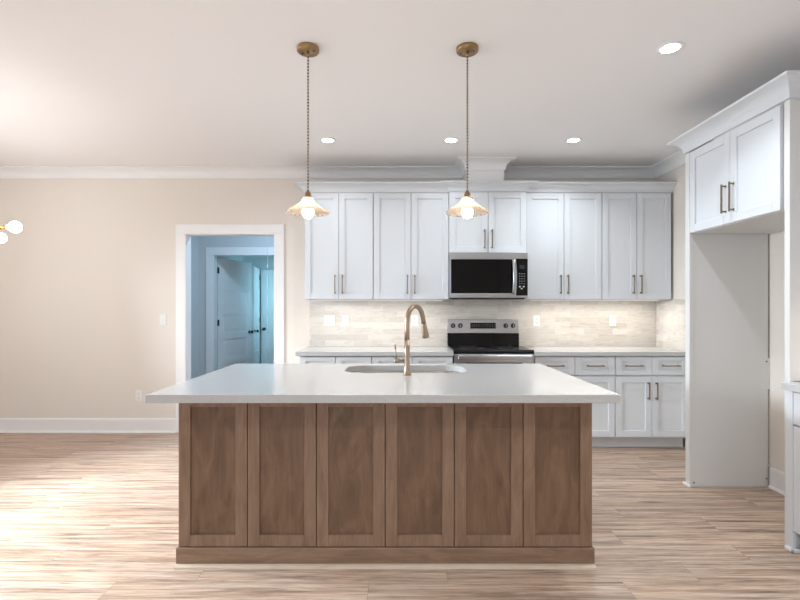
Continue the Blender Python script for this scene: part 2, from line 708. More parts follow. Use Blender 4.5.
# ---------------------------------------------------------------- doors in the hall
def door_leaf(name, hinge, ang, width, h=2.03, knob=True, hinges=True, panels=5, side=-1):
    r = bpy.data.objects.new(name, None)
    r['kind'] = 'structure'
    COL.objects.link(r)
    T = 0.035
    bm = bmesh.new()
    st, rail = 0.115, 0.10
    ph = (h - 0.20 - rail * panels) / panels
    box(bm, 0, st, 0, T, 0.012, h)
    box(bm, width - st, width, 0, T, 0.012, h)
    z = 0.012
    box(bm, st, width - st, 0, T, z, 0.20)
    z = 0.20
    for i in range(panels):
        box(bm, st, width - st, 0.013, T - 0.013, z, z + ph)
        # raised field
        box(bm, st + 0.034, width - st - 0.034, 0.006, T - 0.006, z + 0.034, z + ph - 0.034)
        z += ph
        box(bm, st, width - st, 0, T, z, z + rail)
        z += rail
    leaf = bpy.data.objects.new('door_panel', None)
    o = obj('leaf', bm, M['trim'], r)
    bpy.data.objects.remove(leaf)
    if knob:
        b = bmesh.new()
        for s, y in ((-1, 0), (1, T)):
            lathe(b, (width - 0.065, y, 0.93), [(0.027, 0), (0.027, s * 0.008), (0.010, s * 0.012), (0.010, s * 0.035), (0.024, s * 0.042), (0.028, s * 0.055), (0.020, s * 0.068), (0.0001, s * 0.070)], 16, 'y')
        obj('door_knob', b, M['black'], r)
    if hinges:
        for zz in (0.28, 1.10, 1.88):
            b = bmesh.new()
            tube(b, [(-0.006, side * 0.004 + (T if side > 0 else 0), zz - 0.045), (-0.006, side * 0.004 + (T if side > 0 else 0), zz + 0.045)], 0.007, 8)
            box(b, -0.004, 0.028, side * 0.0025 + (T if side > 0 else 0), (T if side > 0 else 0) + side * 0.0002, zz - 0.045, zz + 0.045)
            obj('hinge', b, M['black'], r)
    r.location = hinge
    r.rotation_euler = (0, 0, ang)
    return r


door_leaf('door_1', (-2.662, 7.135, 0), math.atan2(0.80, 0.268), 0.83, 2.06)
door_leaf('door_2', (-2.555, 8.80, 0), math.atan2(-0.80, 0.125), 0.74, side=1)
door_leaf('door_3', (-1.79, 8.96, 0), PI, 0.74, side=1)

# attic pull cord in the hall
b = bmesh.new()
tube(b, [(-1.62, 6.0, ZC - 0.001), (-1.62, 6.0, 1.86)], 0.003, 6)
t = thing('pull_cord', 'thin white pull cord hanging from the hallway ceiling beyond the doorway', 'cord', (-1.62, 6.0, 1.82))
obj('cord', b, M['trim'], t)
b = bmesh.new()
lathe(b, (-1.62, 6.0, 1.82), [(0.0035, 0.042), (0.007, 0.03), (0.008, 0.01), (0.0001, 0.0)], 12)
obj('cord_end', b, M['trim'], t)


# ---------------------------------------------------------------- cabinet helpers
def face_box(bm, ax, u0, u1, z0, z1, d0, d1):
    """box on a cabinet face. ax='y': u along x, d = world y; ax='x': u along y, d = world x"""
    if ax == 'y':
        box(bm, u0, u1, d0, d1, z0, z1)
    else:
        box(bm, d0, d1, u0, u1, z0, z1)


def shaker(bm, ax, u0, u1, z0, z1, d, t=0.020, st=0.058, rt=None, rec=0.010, field=None):
    """shaker front: faces -d direction, front plane at d, thickness t behind"""
    rt = rt or st
    face_box(bm, ax, u0, u0 + st, z0, z1, d, d + t)
    face_box(bm, ax, u1 - st, u1, z0, z1, d, d + t)
    face_box(bm, ax, u0 + st, u1 - st, z0, z0 + rt, d, d + t)
    face_box(bm, ax, u0 + st, u1 - st, z1 - rt, z1, d, d + t)
    face_box(field or bm, ax, u0 + st, u1 - st, z0 + rt, z1 - rt, d + rec, d + t)


def pull(ax, u, z, d, length, vertical, m='bronze'):
    """bar pull standing 30 mm off the face at depth d"""
    b = bmesh.new()
    h = length / 2
    W = 0.005
    def B(a0, a1, c0, c1, e0, e1):
        face_box(b, ax, a0, a1, c0, c1, e0, e1)
    if vertical:
        B(u - W, u + W, z - h, z + h, d - 0.034, d - 0.024)
        for s in (-1, 1):
            B(u - W, u + W, z + s * (h - 0.012) - W, z + s * (h - 0.012) + W, d - 0.0245, d - 0.0002)
            B(u - W * 1.5, u + W * 1.5, z + s * (h - 0.012) - W * 1.5, z + s * (h - 0.012) + W * 1.5, d - 0.004, d - 0.0002)
    else:
        B(u - h, u + h, z - W, z + W, d - 0.034, d - 0.024)
        for s in (-1, 1):
            B(u + s * (h - 0.012) - W, u + s * (h - 0.012) + W, z - W, z + W, d - 0.0245, d - 0.0002)
            B(u + s * (h - 0.012) - W * 1.5, u + s * (h - 0.012) + W * 1.5, z - W * 1.5, z + W * 1.5, d - 0.004, d - 0.0002)
    return b, M[m]


def add_pull(parent, *a):
    b, m = pull(*a)
    return obj('handle', b, m, parent, 0.0015)


def upper(label, x0, x1, z0, z1, yf, hz, hl=0.19, group='white wall cabinets along the back wall'):
    """wall cabinet on the back wall with two doors; yf is the front plane of its doors"""
    t = thing('wall_cabinet', label, 'cabinet', ((x0 + x1) / 2, (yf + YB) / 2, z0), group)
    bm = bmesh.new()
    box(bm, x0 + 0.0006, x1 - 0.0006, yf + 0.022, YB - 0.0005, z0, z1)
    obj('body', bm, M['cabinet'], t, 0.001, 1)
    xm = (x0 + x1) / 2
    g = 0.0045
    for a0, a1, hu in ((x0 + g, xm - 0.0026, xm - 0.037), (xm + 0.0026, x1 - g, xm + 0.037)):
        b = bmesh.new()
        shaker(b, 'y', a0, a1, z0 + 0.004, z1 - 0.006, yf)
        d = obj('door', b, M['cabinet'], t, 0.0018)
        add_pull(d, 'y', hu, hz, yf, hl, True)
    return t


UF = YB - 0.325          # door plane of the wall cabinets
UZ0, UZ1 = 1.405, 2.470
X = [-0.922, -0.236, 0.517, 1.284, 2.040, 2.735]
upper('white two-door wall cabinet at the left end of the row, beside the doorway wall', X[0], X[1], UZ0, UZ1, UF, 1.555)
upper('white two-door wall cabinet directly behind and above the arched faucet', X[1], X[2] - 0.001, UZ0, UZ1, UF, 1.555)
upper('short white two-door wall cabinet above the microwave', X[2], X[3] - 0.001, 1.866, UZ1, UF - 0.035, 2.000, 0.19)
upper('white two-door wall cabinet just right of the microwave', X[3], X[4], UZ0, UZ1, UF, 1.555)
upper('white two-door wall cabinet in the right corner of the back wall', X[4], X[5] - 0.004, UZ0, UZ1, UF, 1.555)

# crown on the wall cabinets, one continuous run with a step round the microwave cabinet
CP = [(0.0006, 2.4715), (0.010, 2.4715), (0.012, 2.484)]
for i in range(1, 6):
    a = PI / 2 * i / 6
    CP.append((0.012 + 0.066 * (1 - math.cos(a)), 2.484 + 0.060 * math.sin(a)))
CP += [(0.082, 2.546), (0.090, 2.549), (0.090, 2.560), (0.0006, 2.560)]
bm = bmesh.new()
U2 = UF - 0.035
sweep(bm, [(X[0], YB - 0.001), (X[0], UF + 0.02), (X[2] - 0.002, UF + 0.02), (X[2] - 0.002, U2 + 0.02), (X[3] + 0.002, U2 + 0.02), (X[3] + 0.002, UF + 0.02), (XR - 0.001, UF + 0.02)], CP, 1)
cr = obj('crown_moulding', bm, M['cabinet'])
tag(cr, 'white crown moulding along the top of the back wall cabinets, stepping out above the microwave', 'moulding')

# backsplash
bm = bmesh.new()
box(bm, -0.925, XR - 0.009, YB - 0.008, YB - 0.0003, 0.9145, 1.4045)
bs = obj('backsplash', bm, M['tile'])
tag(bs, 'cream stone-look tile backsplash on the back wall between counter and wall cabinets', 'backsplash')
bm = bx(XR - 0.008, XR - 0.0003, 3.60, YB - 0.009, 0.9145, 1.4045)
bs = obj('backsplash', bm, M['tile_side'])
tag(bs, 'short tile backsplash on the right side wall beyond the refrigerator panel', 'backsplash')


# base cabinets on the back wall
BF = YB - 0.625
def base_unit(label, x0, x1, drawers=2):
    t = thing('base_cabinet', label, 'cabinet', ((x0 + x1) / 2, YB - 0.3, 0), 'white base cabinets along the back wall')
    bm = bmesh.new()
    box(bm, x0 + 0.0006, x1 - 0.0006, BF + 0.022, YB - 0.0005, 0.105, 0.873)
    obj('body', bm, M['cabinet'], t, 0.001, 1)
    obj('toe_kick', bx(x0 + 0.0006, x1 - 0.0006, BF + 0.095, BF + 0.113, 0.0, 0.1045), M['cabinet'], t)
    xm = (x0 + x1) / 2
    g = 0.0045
    for a0, a1, hu in ((x0 + g, xm - 0.0026, xm - 0.037), (xm + 0.0026, x1 - g, xm + 0.037)):
        b = bmesh.new()
        shaker(b, 'y', a0, a1, 0.694, 0.866, BF, rt=0.045)
        d = obj('drawer_front', b, M['cabinet'], t, 0.0018)
        add_pull(d, 'y', (a0 + a1) / 2, 0.782, BF, 0.165, False)
        b = bmesh.new()
        shaker(b, 'y', a0, a1, 0.118, 0.682, BF)
        d = obj('door', b, M['cabinet'], t, 0.0018)
        add_pull(d, 'y', hu, 0.548, BF, 0.165, True)
    return t


base_unit('white base cabinet with two drawers at the left end of the back counter', -0.912, -0.235)
base_unit('white base cabinet with two drawers immediately left of the range', -0.235, 0.522)
base_unit('white base cabinet with two drawers immediately right of the range', 1.285, 2.035)
base_unit('white base cabinet with two drawers in the right corner by the refrigerator panel', 2.035, 2.722)

for x0, x1, lab in ((-0.942, 0.525, 'white quartz counter left of the range, under the light switches'), (1.282, XR - 0.0095, 'white quartz counter right of the range')):
    o = obj('countertop', bx(x0, x1, YB - 0.652, YB - 0.0085, 0.8745, 0.914), M['quartz'], None, 0.003)
    tag(o, lab, 'countertop')

# under-cabinet light bars
for i, (x0, x1, lab) in enumerate(((X[0] + 0.06, X[2] - 0.06, 'slim warm light bar under the left wall cabinets'), (X[3] + 0.06, X[5] - 0.10, 'slim warm light bar under the right wall cabinets'))):
    t = thing('light_bar', lab, 'light', ((x0 + x1) / 2, UF + 0.06, UZ0 - 0.02), 'under-cabinet light bars')
    obj('housing', bx(x0, x1, UF + 0.045, UF + 0.075, UZ0 - 0.012, UZ0 - 0.0005), M['trim'], t)
    obj('lens', bx(x0 + 0.01, x1 - 0.01, UF + 0.050, UF + 0.070, UZ0 - 0.015, UZ0 - 0.0125), M['strip'], t)
    area('light_bar_glow', ((x0 + x1) / 2, UF + 0.06, UZ0 - 0.017), (0, 0, 0), x1 - x0 - 0.05, 0.02, (1.9 if i else 1.3) * (x1 - x0), (1.0, 0.92, 0.82))


# ---------------------------------------------------------------- microwave
MX0, MX1, MY, MZ0, MZ1 = 0.5175, 1.272, 4.67, 1.408, 1.8635
t = thing('microwave', 'stainless steel over-the-range microwave with black glass door', 'microwave', ((MX0 + MX1) / 2, 4.9, MZ0))
b = bmesh.new()
box(b, MX0, MX1, MY + 0.03, YB - 0.0085, MZ0 + 0.012, MZ1)
obj('body', b, M['steel'], t, 0.002)
b = bmesh.new()
box(b, MX0, MX1, MY + 0.002, MY + 0.0295, 1.799, MZ1)
obj('top_vent', b, M['steel'], t, 0.003)
XD = 1.158
b = bmesh.new()   # door frame
box(b, MX0, XD, MY, MY + 0.0295, 1.441, 1.463)
box(b, MX0, XD, MY, MY + 0.0295, 1.794, 1.7985)
box(b, MX0, MX0 + 0.009, MY, MY + 0.0295, 1.463, 1.794)
box(b, XD - 0.004, XD, MY, MY + 0.0295, 1.463, 1.794)
d = obj('door', b, M['steel'], t, 0.0015)
obj('door_glass', bx(MX0 + 0.0092, XD - 0.0042, MY + 0.001, MY + 0.0295, 1.4632, 1.7938), M['black_glass'], d)
b = bmesh.new()
pts = [(1.137, MY - 0.012 - 0.035 * math.sin(PI * i / 12), 1.452 + 0.340 * i / 12) for i in range(13)]
ring = []
for p in pts:
    ring.append([b.verts.new((p[0] + dx, p[1] + dy, p[2])) for dx, dy in ((-0.020, 0.006), (-0.016, -0.006), (0, -0.010), (0.016, -0.006), (0.020, 0.006))])
for a, c in zip(ring, ring[1:]):
    for k in range(5):
        f = b.faces.new((a[k], a[(k + 1) % 5], c[(k + 1) % 5], c[k]))
        f.smooth = k < 4
b.faces.new(ring[0])
b.faces.new(list(reversed(ring[-1])))
box(b, 1.120, 1.150, MY - 0.015, MY - 0.0002, 1.455, 1.473)
box(b, 1.120, 1.150, MY - 0.015, MY - 0.0002, 1.772, 1.790)
obj('handle', b, M['steel'], d)
cp = obj('control_panel', bx(XD + 0.001, MX1, MY + 0.001, MY + 0.0295, 1.441, 1.797), M['black_glass'], t, 0.001)
obj('display', bx(XD + 0.035, MX1 - 0.030, MY - 0.0005, MY + 0.0008, 1.700, 1.738), M['digits'], cp)
b = bmesh.new()
for r_ in range(5):
    for c_ in range(3):
        xx = XD + 0.030 + c_ * 0.022
        zz = 1.650 - r_ * 0.024
        box(b, xx, xx + 0.012, MY - 0.0004, MY + 0.0008, zz, zz + 0.006)
bt = obj('keypad', b, mat('grey key print', (0.30, 0.31, 0.33), 0.4), cp)
b = bmesh.new()
for xx, zz in ((0.038, 1.528), (0.075, 1.528), (0.055, 1.508)):
    lathe(b, (XD + xx, MY + 0.0008, zz), [(0.008, 0), (0.008, -0.0014), (0.0001, -0.0014)], 12, 'y')
obj('round_button', b, mat('pale key print', (0.62, 0.66, 0.72), 0.4), cp)
b = bmesh.new()
box(b, MX0, MX1, MY + 0.002, MY + 0.0295, 1.427, 1.4405)
box(b, MX0 + 0.01, MX1 - 0.01, MY + 0.006, MY + 0.0295, 1.4205, 1.427)
obj('bottom_trim', b, M['steel'], t, 0.001)
obj('bottom_grille', bx(MX0 + 0.02, MX1 - 0.02, MY + 0.04, 4.95, MZ0, MZ0 + 0.0118), M['black'], t)

# ---------------------------------------------------------------- range
RA, RB = 0.528, 1.279
RF = 4.468
t = thing('range', 'freestanding stainless steel electric range with black glass cooktop', 'stove', ((RA + RB) / 2, 4.7, 0))
b = bmesh.new()
box(b, RA, RB, RF + 0.045, YB - 0.0085, 0.05, 0.905)
obj('body', b, mat('black enamel', (0.015, 0.015, 0.016), 0.3), t, 0.002)
for xx in (RA + 0.05, RB - 0.05):
    for yy in (RF + 0.10, YB - 0.10):
        b = bmesh.new()
        lathe(b, (xx, yy, 0), [(0.02, 0), (0.02, 0.01), (0.012, 0.012), (0.012, 0.0498)], 12)
        obj('foot', b, M['black'], t)
b = bmesh.new()
box(b, RA - 0.002, RB + 0.002, RF + 0.012, YB - 0.075, 0.9055, 0.929)
ct = obj('cooktop', b, mat('black ceramic cooktop', (0.01, 0.01, 0.012), 0.24), t, 0.004)
for cx, cy, r in ((RA + 0.2, RF + 0.21, 0.11), (RB - 0.2, RF + 0.21, 0.09), (RA + 0.2, RF + 0.50, 0.085), (RB - 0.2, RF + 0.50, 0.10)):
    b = bmesh.new()   # burner ring printed on the glass
    lathe(b, (cx, cy, 0.9293), [(r - 0.003, 0), (r, 0), (r, 0.0004), (r - 0.003, 0.0004)], 40, closed=True)
    obj('burner_ring', b, M['print'], ct)
# backguard, leaning back slightly
b = bmesh.new()
def prism_x(bm, x0, x1, prof):
    a = [bm.verts.new((x0, y, z)) for y, z in prof]
    c = [bm.verts.new((x1, y, z)) for y, z in prof]
    n = len(prof)
    bm.faces.new(a)
    bm.faces.new(list(reversed(c)))
    for i in range(n):
        bm.faces.new((a[i], a[(i + 1) % n], c[(i + 1) % n], c[i]))
GY = YB - 0.075
prism_x(b, RA + 0.004, RB - 0.006, [(GY - 0.005, 1.055), (GY + 0.012, 1.200), (YB - 0.0095, 1.200), (YB - 0.0095, 1.055)])
bgd = obj('backguard', b, M['steel'], t, 0.004)
b = bmesh.new()
prism_x(b, RA + 0.002, RB - 0.004, [(GY - 0.012, 0.9295), (GY - 0.005, 1.0545), (YB - 0.0095, 1.0545), (YB - 0.0095, 0.9295)])
obj('backguard_base', b, M['black_glass'], t, 0.003)
def gy(z):
    return GY - 0.005 + 0.017 * (z - 1.055) / 0.145
b = bmesh.new()
prism_x(b, RA + 0.240, RB - 0.245, [(gy(1.105) - 0.003, 1.105), (gy(1.165) - 0.003, 1.165), (gy(1.165) - 0.0002, 1.165), (gy(1.105) - 0.0002, 1.105)])
dp = obj('display', b, M['black_glass'], t)
b = bmesh.new()
for i in range(11):
    for zz in (1.120, 1.132, 1.146):
        if 4 <= i <= 6 and zz > 1.12:
            continue
        xx = RA + 0.253 + i * 0.0235
        box(b, xx, xx + 0.012, gy(zz) - 0.0042, gy(zz) - 0.0032, zz, zz + 0.003)
obj('key_print', b, bpy.data.materials['grey key print'], dp)
obj('clock', bx(RA + 0.350, RA + 0.415, gy(1.14) - 0.0050, gy(1.14) - 0.0034, 1.134, 1.152), M['digits'], dp)
for xx in (RA + 0.058, RA + 0.135, RB - 0.140, RB - 0.064):
    kz = 1.135
    b = bmesh.new()
    lathe(b, (xx, gy(kz) - 0.0003, kz), [(0.025, 0), (0.025, -0.006), (0.020, -0.008), (0.018, -0.026), (0.0001, -0.027)], 20, 'y')
    kn = obj('knob', b, M['black'], t)
    kn['label'] = 'black knob with a steel pointer'
    obj('pointer', bx(xx - 0.003, xx + 0.003, gy(kz) - 0.033, gy(kz) - 0.0275, kz - 0.016, kz + 0.016), M['steel'], kn)
# front: black strip, door, drawer
obj('front_strip', bx(RA - 0.001, RB + 0.001, RF + 0.010, RF + 0.0445, 0.893, 0.905), M['black_glass'], t, 0.003)
b = bmesh.new()
box(b, RA + 0.004, RB - 0.004, RF, RF + 0.0445, 0.245, 0.891)
d = obj('oven_door', b, M['steel'], t, 0.004)
obj('door_glass', bx(RA + 0.11, RB - 0.11, RF - 0.003, RF - 0.0002, 0.36, 0.812), M['black_glass'], d, 0.001)
b = bmesh.new()
box(b, RA + 0.035, RB - 0.035, RF - 0.060, RF - 0.038, 0.846, 0.884)
obj_h = obj('handle', b, M['steel'], d, 0.008, 3)
for xx in (RA + 0.045, RB - 0.075):
    obj('handle_bracket', bx(xx, xx + 0.03, RF - 0.040, RF - 0.0002, 0.852, 0.878), M['steel'], d, 0.003)
obj('drawer', bx(RA + 0.004, RB - 0.004, RF + 0.003, RF + 0.0445, 0.06, 0.238), M['steel'], t, 0.004)

# ---------------------------------------------------------------- kitchen island
IX_0, IX_1, IYF, IYB = -1.120, 1.000, 2.46, 3.475
t = thing('kitchen_island', 'brown stained wood kitchen island base with six recessed panels', 'kitchen island', ((IX_0 + IX_1) / 2, (IYF + IYB) / 2, 0))
b = bmesh.new()
box(b, IX_0, IX_1, IYF + 0.021, IYF + 0.040, 0.0, 0.873)
box(b, IX_0, IX_1, IYB - 0.04, IYB - 0.021, 0.10, 0.873)
box(b, IX_0, IX_0 + 0.02, IYF + 0.040, IYB - 0.04, 0.0, 0.873)
box(b, IX_1 - 0.02, IX_1, IYF + 0.040, IYB - 0.04, 0.0, 0.873)
box(b, IX_0 + 0.02, IX_1 - 0.02, IYF + 0.040, IYB - 0.04, 0.10, 0.12)
box(b, IX_0 + 0.02, IX_1 - 0.02, IYB - 0.115, IYB - 0.10, 0.0, 0.10)
obj('carcass', b, M['wood_v'], t)
n = 6
wd = (IX_1 - IX_0) / n
for i in range(n):
    b = bmesh.new()
    a0 = IX_0 + wd * i + (0.0 if i == 0 else 0.002)
    a1 = IX_0 + wd * (i + 1) - (0.0 if i == n - 1 else 0.002)
    fb = bmesh.new()
    shaker(b, 'y', a0, a1, 0.096, 0.8725, IYF, t=0.0205, st=0.060, rec=0.012, field=fb)
    fp = obj('front_panel', b, M['wood_v'], t, 0.002)
    fd = obj('recessed_field', fb, M['wood_field'], fp)
    fd['label'] = 'slightly darker recessed wood veneer'
for i, (a0, a1) in enumerate(((IX_0, -0.36), (-0.36, 0.47), (0.47, IX_1))):
    xm = (a0 + a1) / 2
    for c0, c1, hu in ((a0 + 0.002, xm - 0.0015, xm - 0.037), (xm + 0.0015, a1 - 0.002, xm + 0.037)):
        b = bmesh.new()
        shaker(b, 'y', c0, c1, 0.118, 0.866, IYB - 0.0205, t=0.0205, st=0.058, rec=0.0)
        d = obj('door', b, M['wood_v'], t, 0.002)
# base board and its shoe around three sides
b = bmesh.new()
PB = [(0.0004, 0.0), (0.009, 0.0), (0.009, 0.091), (0.007, 0.094), (0.0004, 0.094)]
pa = [(IX_0, IYB - 0.12), (IX_0, IYF + 0.0), (IX_1, IYF + 0.0), (IX_1, IYB - 0.12)]
pa = [(IX_0, IYB - 0.12), (IX_0, IYF), (IX_1, IYF), (IX_1, IYB - 0.12)]
sweep(b, pa, PB, 1)
bm_test = b
obj('base_board', b, M['wood_h'], t, 0.001)
b = bmesh.new()
PS = [(0.0094, 0.0), (0.036, 0.0), (0.034, 0.008), (0.026, 0.013), (0.0094, 0.014)]
sweep(b, [(IX_0 - 0.009, IYF), (IX_1 + 0.009, IYF)], PS, 1)
sh = obj('shoe_moulding', b, M['wood_lit'], t)
sh['label'] = 'wood strip along the floor, light on its top painted in as a paler tone'

# island countertop with a rounded sink cut-out
TX0, TX1, TY0, TY1 = -1.178, 1.048, 2.245, 3.508
SX0, SX1, SY0, SY1 = -0.338, 0.452, 3.00, 3.40


def rounded(x0, x1, y0, y1, r, n=8):
    pts = []
    for cx, cy, a0 in ((x1 - r, y1 - r, 0), (x0 + r, y1 - r, 90), (x0 + r, y0 + r, 180), (x1 - r, y0 + r, 270)):
        for i in range(n + 1):
            a = math.radians(a0 + 90 * i / n)
            pts.append((cx + r * math.cos(a), cy + r * math.sin(a)))
    return pts


hole = rounded(SX0, SX1, SY0, SY1, 0.13)
outer = [(TX0, TY0), (TX1, TY0), (TX1, TY1), (TX0, TY1)]
b = bmesh.new()
for z in (0.8745, 0.914):
    es = []
    loops = []
    for loop in (outer, hole):
        vs = [b.verts.new((x, y, z)) for x, y in loop]
        loops.append(vs)
        es += [b.edges.new((vs[i], vs[(i + 1) % len(vs)])) for i in range(len(vs))]
    bmesh.ops.triangle_fill(b, edges=es, use_beauty=True)
    if z < 0.9:
        low = loops
for lo, hi in zip(low, loops):
    for i in range(len(lo)):
        j = (i + 1) % len(lo)
        b.faces.new((lo[i], lo[j], hi[j], hi[i]))
o = obj('countertop', b, M['quartz'], None, 0.003)
tag(o, 'long white quartz worktop overhanging the brown island', 'countertop')

# sink (undermount, stainless)
t = thing('sink', 'stainless steel undermount sink set into the island worktop', 'sink', ((SX0 + SX1) / 2, (SY0 + SY1) / 2, 0.66))
b = bmesh.new()
lev = [(0.028, 0.8742), (0.0, 0.8742), (-0.004, 0.864), (-0.010, 0.70), (-0.03, 0.672), (-0.06, 0.664)]
lev2 = [(-0.0605, 0.660), (-0.03, 0.668), (-0.006, 0.69), (0.0, 0.868), (0.028, 0.868)]
rings = []
for off, z in lev + lev2:
    rr = max(0.03, 0.13 + off)
    rings.append([b.verts.new((x, y, z)) for x, y in rounded(SX0 - off, SX1 + off, SY0 - off, SY1 + off, rr)])
for a, c in zip(rings[:len(lev)], rings[1:len(lev)]):
    for i in range(len(a)):
        f = b.faces.new((a[i], a[(i + 1) % len(a)], c[(i + 1) % len(a)], c[i]))
        f.smooth = True
b.faces.new(rings[len(lev) - 1])
L2 = rings[len(lev):]
b.faces.new(L2[0])
for a, c in zip(L2, L2[1:]):
    for i in range(len(a)):
        b.faces.new((a[i], a[(i + 1) % len(a)], c[(i + 1) % len(a)], c[i]))
for i in range(len(L2[-1])):
    a, c = L2[-1], rings[0]
    b.faces.new((a[i], a[(i + 1) % len(a)], c[(i + 1) % len(a)], c[i]))
obj('bowl', b, M['sink_steel'], t)
b = bmesh.new()
lathe(b, (0.057, 3.2, 0.6642), [(0.045, 0), (0.045, 0.002), (0.032, 0.003), (0.028, 0.0006), (0.0001, 0.0006)], 24)
obj('drain', b, M['steel'], t)

# faucet
FX, FY, FZ = 0.061, 2.915, 0.9142
t = thing('faucet', 'champagne bronze arched pull-down faucet standing on the island worktop', 'faucet', (FX, FY, FZ))
b = bmesh.new()
lathe(b, (FX, FY, FZ), [(0.027, 0), (0.027, 0.006), (0.021, 0.012), (0.0175, 0.05), (0.0165, 0.13), (0.0160, 0.212)], 24)
obj('base_column', b, M['faucet'], t)
dirv = Vector((0.62, 0.785, 0)).normalized()
R = 0.090
pts = [Vector((FX, FY, FZ + 0.213)), Vector((FX, FY, FZ + 0.27))]
zc = FZ + 0.315
R = 0.085
for i in range(0, 17):
    a = PI - math.radians(168) * i / 16
    pts.append(Vector((FX, FY, zc)) + dirv * (R + R * math.cos(a)) + Vector((0, 0, R * 1.22 * math.sin(a))))
end = pts[-1]
dd = (pts[-1] - pts[-2]).normalized()
pts.append(end + dd * 0.028)
b = bmesh.new()
tube(b, pts, [0.0160, 0.0158] + [0.0152] * 17 + [0.0152], 16)
obj('spout', b, M['faucet'], t)
p0 = pts[-1] + dd * 0.0015
b = bmesh.new()
tube(b, [p0, p0 + dd * 0.012, p0 + dd * 0.02, p0 + dd * 0.085, p0 + dd * 0.092], [0.0158, 0.0165, 0.0170, 0.0245, 0.0235], 18)
sp = obj('spray_head', b, M['faucet'], t)
p1 = p0 + dd * 0.0925
b = bmesh.new()
tube(b, [p1, p1 + dd * 0.003], 0.017, 18)
obj('nozzle', b, M['black'], sp)
b = bmesh.new()
hz = FZ + 0.085
tube(b, [(FX - 0.016, FY, hz), (FX - 0.058, FY, hz)], 0.0105, 14)
tube(b, [(FX - 0.045, FY, hz), (FX - 0.075, FY, hz)], 0.0135, 14)
tube(b, [(FX - 0.066, FY, hz + 0.006), (FX - 0.069, FY, hz + 0.045), (FX - 0.072, FY, hz + 0.100)], [0.0065, 0.0055, 0.0062], 10)
obj('lever', b, M['faucet'], t)


# ---------------------------------------------------------------- refrigerator surround on the right wall
FPX = 2.157
PY0, PY1 = 3.540, 3.590           # far panel
NY0, NY1 = 2.636, 2.672           # near panel
b = bmesh.new()
box(b, FPX + 0.021, XR - 0.013, PY0 + 0.006, PY1, 0.0, 2.469)
box(b, FPX, FPX + 0.020, PY0, PY1, 0.0, 2.469)
t = thing('refrigerator_side_panel', 'tall white side panel on the far side of the empty refrigerator recess', 'panel', (2.43, 3.56, 0))
obj('panel', b, M['cab_side'], t, 0.001, 1)
for z0, z1 in ((0.72, 0.95), (0.155, 0.17)):
    obj('shim', bx(XR - 0.0127, XR - 0.0005, PY0 + 0.004, PY0 + 0.020, z0, z1), M['cab_side'], t)
b = bmesh.new()
box(b, FPX - 0.014, FPX - 0.0005, PY0 - 0.012, PY1 + 0.014, 0.0, 0.018)
box(b, FPX - 0.0005, FPX + 0.004, PY0 - 0.012, PY0 - 0.0005, 0.0, 0.018)
obj('shoe_moulding', b, M['trim'], t, 0.003)
for xx, zz in ((XR - 0.025, 0.925), (FPX + 0.035, 0.03), (XR - 0.025, 0.06)):
    b = bmesh.new()
    lathe(b, (xx, PY0 + 0.0058, zz), [(0.006, 0), (0.006, -0.0016), (0.0001, -0.0016)], 10, 'y')
    obj('screw', b, M['slot'], t)
t = thing('refrigerator_side_panel', 'tall white side panel at the right picture edge, near side of the refrigerator recess', 'panel', (2.43, 2.655, 0))
b = bmesh.new()
box(b, FPX + 0.021, XR - 0.0005, NY0 + 0.026, NY1 - 0.004, 0.0, 2.469)
box(b, FPX + 0.021, XR - 0.0005, NY0 + 0.0065, NY0 + 0.0255, 0.916, 2.469)
box(b, FPX, FPX + 0.020, NY0, NY1, 0.0, 2.469)
obj('panel', b, M['cab_side'], t, 0.001, 1)

# cabinet over the refrigerator, doors face -x
t = thing('refrigerator_cabinet', 'white two-door cabinet bridging the top of the empty refrigerator recess', 'cabinet', (2.43, 3.1, 1.87))
cy0, cy1 = NY1 + 0.001, PY0 - 0.001
b = bmesh.new()
box(b, FPX + 0.0215, XR - 0.0005, cy0, cy1 - 0.001, 1.868, 2.469)
obj('body', b, M['cab_side'], t, 0.001, 1)
ym = (cy0 + cy1) / 2 + 0.006
for a0, a1, hu in ((cy0 + 0.030, ym - 0.0015, ym - 0.037), (ym + 0.0015, cy1 - 0.003, ym + 0.037)):
    b = bmesh.new()
    shaker(b, 'x', a0, a1, 1.872, 2.464, FPX)
    d = obj('door', b, M['cabinet'], t, 0.0018)
    add_pull(d, 'x', hu, 2.035, FPX, 0.19, True)
# crown on top of it
CPF = [(o_, 2.4715 + (z_ - 2.4715) * 1.226) for o_, z_ in CP]
b = bmesh.new()
sweep(b, [(XR - 0.001, NY0), (FPX, NY0), (FPX, PY1), (XR - 0.001, PY1)], CPF, -1)
o = obj('crown_moulding', b, M['cabinet'])
tag(o, 'white crown moulding round the top of the refrigerator cabinet on the right', 'moulding')

